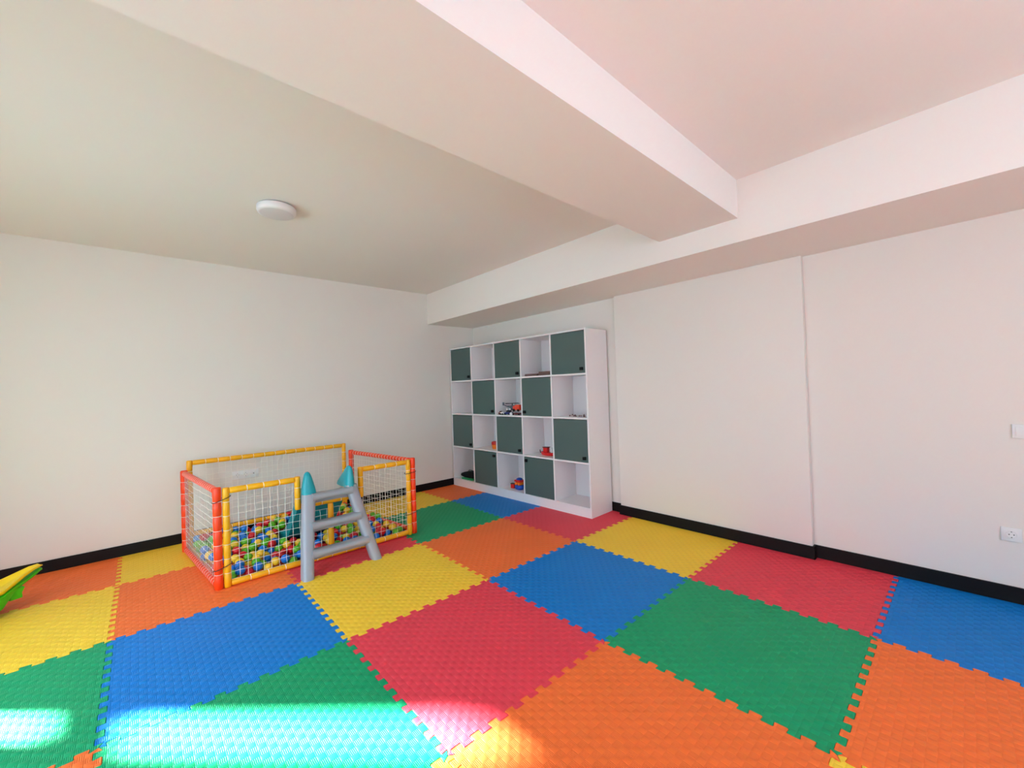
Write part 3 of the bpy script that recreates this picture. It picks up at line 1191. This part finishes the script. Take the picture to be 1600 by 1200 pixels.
def chute_under(y):
    for (y0, a0, _), (y1, a1, _) in zip(path, path[1:]):
        if y0 <= y <= y1:
            return a0 + (a1 - a0) * (y - y0) / (y1 - y0)
    return 9.0


def chute_top(y):
    for (y0, a0, b0), (y1, a1, b1) in zip(path, path[1:]):
        if y0 <= y <= y1:
            return b0 + (b1 - b0) * (y - y0) / (y1 - y0)
    return 9.0


def target(x, y):
    f = (y - YB0) / (YB1 - YB0)
    h = 0.070 + 0.052 * f
    # low mound against the back rail beside the chute
    h += 0.050 * math.exp(-((x + 0.70) / 0.26) ** 2 - ((y - 3.25) / 0.20) ** 2)
    h += 0.050 * math.exp(-((x + 0.30) / 0.16) ** 2 - ((y - 3.2) / 0.25) ** 2)
    return h


pos = np.zeros((1600, 3))
nb = 0
fails = 0
while nb < 1250 and fails < 260:
    best = None
    for _ in range(22):
        x = rng.uniform(-1.55, 0.12)
        y = rng.uniform(YB0, YB1)
        if not inside(x, y):
            continue
        z = Rr + 0.001
        if nb:
            dx = pos[:nb, 0] - x
            dy = pos[:nb, 1] - y
            q = D * D - dx * dx - dy * dy
            mk = q > 0
            if mk.any():
                z = max(z, float((pos[:nb, 2][mk] + np.sqrt(q[mk])).max()))
        if xa - Rr < x < xb + Rr and 2.2 < y < 3.12 + Rr:
            un = chute_under(min(3.119, y + Rr * 0.9)) - 0.02 - Rr * 1.25
            if z > un:
                continue
        over = z - target(x, y)
        if over > 0:
            continue
        if best is None or z < best[0]:
            best = (z, x, y)
    if best is None:
        fails += 1
        continue
    pos[nb] = (best[1], best[2], best[0])
    nb += 1
pos = pos[:nb]
Bc = rng.choice(4, nb, p=[0.24, 0.27, 0.26, 0.23])
cn = ['red', 'yellow', 'green', 'blue']

# which balls show (coarse depth buffer from the photograph's viewpoint)
Rm = np.array([rt2, up2, fw])
pc = (pos - np.array(CAM)) @ Rm.T
px = 800 + FPX * pc[:, 0] / pc[:, 2]
py = 600 - FPX * pc[:, 1] / pc[:, 2]
rad = FPX * Rr / pc[:, 2]
S = 2.0
X0_, Y0_ = 280, 740
buf = np.full((int(200 * S), int(400 * S)), -1, int)
order = np.argsort(-pc[:, 2])
for i in order:
    cx, cy, r = (px[i] - X0_) * S, (py[i] - Y0_) * S, rad[i] * S * 1.05
    x0, x1 = int(max(0, cx - r)), int(min(buf.shape[1], cx + r + 1))
    y0, y1 = int(max(0, cy - r)), int(min(buf.shape[0], cy + r + 1))
    if x1 <= x0 or y1 <= y0:
        continue
    gy, gx = np.mgrid[y0:y1, x0:x1]
    m = (gx - cx) ** 2 + (gy - cy) ** 2 <= r * r
    buf[y0:y1, x0:x1][m] = i
cnt = np.bincount(buf[buf >= 0], minlength=nb)
rank = np.argsort(-cnt)
single = set(int(i) for i in rank[:300] if cnt[i] > 8)


def ball_mesh(colr, sub):
    bm = bmesh.new()
    bmesh.ops.create_icosphere(bm, subdivisions=sub, radius=Rr * 0.995)
    me = bpy.data.meshes.new(colr + '_ball')
    bm.to_mesh(me)
    bm.free()
    me.polygons.foreach_set('use_smooth', [True] * len(me.polygons))
    me.materials.append(M_BALL[colr])
    return me


meshes = {c: ball_mesh(c, 3) for c in cn}


def zone(x, y):
    cols = ((-1.28, 'beside the left side net'), (-1.10, 'left of the middle post'), (-0.93, 'just left of the ladder'), (-0.66, 'behind the left half of the ladder'),
            (-0.40, 'behind the right half of the ladder'), (-0.16, 'just right of the ladder'), (9, 'beside the right side net'))
    side = [n_ for lim, n_ in cols if x < lim][0]
    f = (y - PF) / 1.13
    dep = [n_ for lim, n_ in ((0.16, 'front row'), (0.4, 'front half'), (0.72, 'back half'), (9, 'back row')) if f < lim][0]
    return side, dep


ORD = ['leftmost', 'second', 'third', 'fourth', 'fifth', 'sixth', 'seventh', 'eighth', 'ninth', 'tenth', 'eleventh', 'twelfth', 'thirteenth', 'fourteenth', 'fifteenth', 'sixteenth']
zones = {}
for i in single:
    zones.setdefault((cn[Bc[i]],) + zone(pos[i][0], pos[i][1]), []).append(i)
for (c, side, dep), ids in zones.items():
    ids.sort(key=lambda q: px[q])
    for rk, i in enumerate(ids):
        o = bpy.data.objects.new('play_ball', meshes[c])
        COL.objects.link(o)
        o.location = tuple(pos[i])
        if len(ids) == 1:
            lab = 'only %s ball %s in the pit %s' % (c, side, dep)
        elif rk == 0:
            lab = 'leftmost %s ball %s in the pit %s' % (c, side, dep)
        else:
            lab = '%s %s ball from left, %s, pit %s' % (ORD[min(rk, 15)], c, side, dep)
        tag(o, lab, 'ball', '%s balls in the ball pit' % c)

# the remaining, mostly buried balls as one heap
bm = bmesh.new()
bmesh.ops.create_icosphere(bm, subdivisions=2, radius=Rr * 0.995)
bv = np.array([v.co[:] for v in bm.verts])
bf = np.array([[v.index for v in f.verts] for f in bm.faces])
bm.free()
rest = [i for i in range(nb) if i not in single]
V = np.concatenate([bv + pos[i] for i in rest])
F = np.concatenate([bf + len(bv) * q for q in range(len(rest))])
me = bpy.data.meshes.new('buried_balls')
me.from_pydata(V.tolist(), [], F.tolist())
for c in cn:
    me.materials.append(M_BALL[c])
me.polygons.foreach_set('material_index', np.repeat([int(Bc[i]) for i in rest], len(bf)).tolist())
me.polygons.foreach_set('use_smooth', [True] * len(me.polygons))
o = bpy.data.objects.new('buried_balls', me)
COL.objects.link(o)
tag(o, 'remaining red, yellow, green and blue plastic balls filling the ball pit', 'balls', kind='stuff')

# ------------------------------------------------------------------ seesaw at the left edge
ax_ = Vector((-0.86, -0.51, 0)).normalized()
tip = Vector((-2.385, 3.10, 0))
see = thing('toy_seesaw', 'yellow and green plastic toddler seesaw cut off by the left picture edge', 'seesaw', tuple(tip), math.atan2(ax_.y, ax_.x))
prof = [(0.000, 0.010, 0.232), (0.012, 0.026, 0.236), (0.05, 0.036, 0.228), (0.10, 0.050, 0.206), (0.16, 0.078, 0.178), (0.23, 0.118, 0.152), (0.34, 0.150, 0.138), (0.48, 0.155, 0.135)]
full = prof + [(0.96 - s_, a, b) for s_, a, b in reversed(prof[:-1])]
k = MB()
rings = []
for s_, hw, z in full:
    sec = []
    for f_, dz in ((-1.0, 0.010), (-0.97, 0.022), (-0.8, 0.020), (-0.5, 0.004), (0, -0.002), (0.5, 0.004), (0.8, 0.020), (0.97, 0.022), (1.0, 0.010), (0.9, -0.006), (0.0, -0.012), (-0.9, -0.006)):
        sc_ = min(1.0, hw / 0.06)
        sec.append(Vector((s_, hw * f_, z + dz * sc_)))
    rings.append(sec)
k.loft(rings)
k.build('seat_board', M_TYEL, see, smooth=True, angle=75)
k = MB()
rings = []
for s_, hw, z in full:
    dep = 0.016 + 0.105 * min(1, max(0, (s_ if s_ < 0.48 else 0.96 - s_) - 0.14) / 0.14)
    zt = z - 0.014 - (0.016 if 0.02 < s_ < 0.16 else 0)
    dep = min(dep, zt - 0.015)
    w_ = hw + 0.006
    rings.append([Vector((s_ + 0.004, -w_, zt)), Vector((s_ + 0.004, -w_ * 0.9, zt - dep)), Vector((s_ + 0.004, w_ * 0.9, zt - dep)), Vector((s_ + 0.004, w_, zt))])
k.loft(rings)
k.build('base_shell', M_TGREEN, see, smooth=True, bevel=0.004)
for s0 in (0.150, 0.30, 0.66):
    k = MB()
    zb_, hw_ = (0.070, 0.062) if s0 < 0.2 else (0.0, 0.10)
    top_ = 0.142 if s0 < 0.2 else 0.10
    k.loft([[Vector((s0 - 0.03 * q, -hw_ * q2, z)), Vector((s0 + 0.03 * q, -hw_ * q2, z)), Vector((s0 + 0.03 * q, hw_ * q2, z)), Vector((s0 - 0.03 * q, hw_ * q2, z))] for q, q2, z in ((1.3, 1.05, top_), (0.9, 0.95, (top_ + zb_) / 2), (1.0, 0.9, zb_))])
    k.build('foot', M_TGREEN, see, smooth=True, bevel=0.005)
k = MB()
k.lathe([(0.012, 0.0), (0.012, 0.16)], 12, (0.30, 0, 0.15))
k.tube([(0.30, -0.08, 0.30), (0.30, 0.08, 0.30)], 0.012, 10)
k.build('handle', M_TGREEN, see, smooth=True)

bpy.context.view_layer.update()
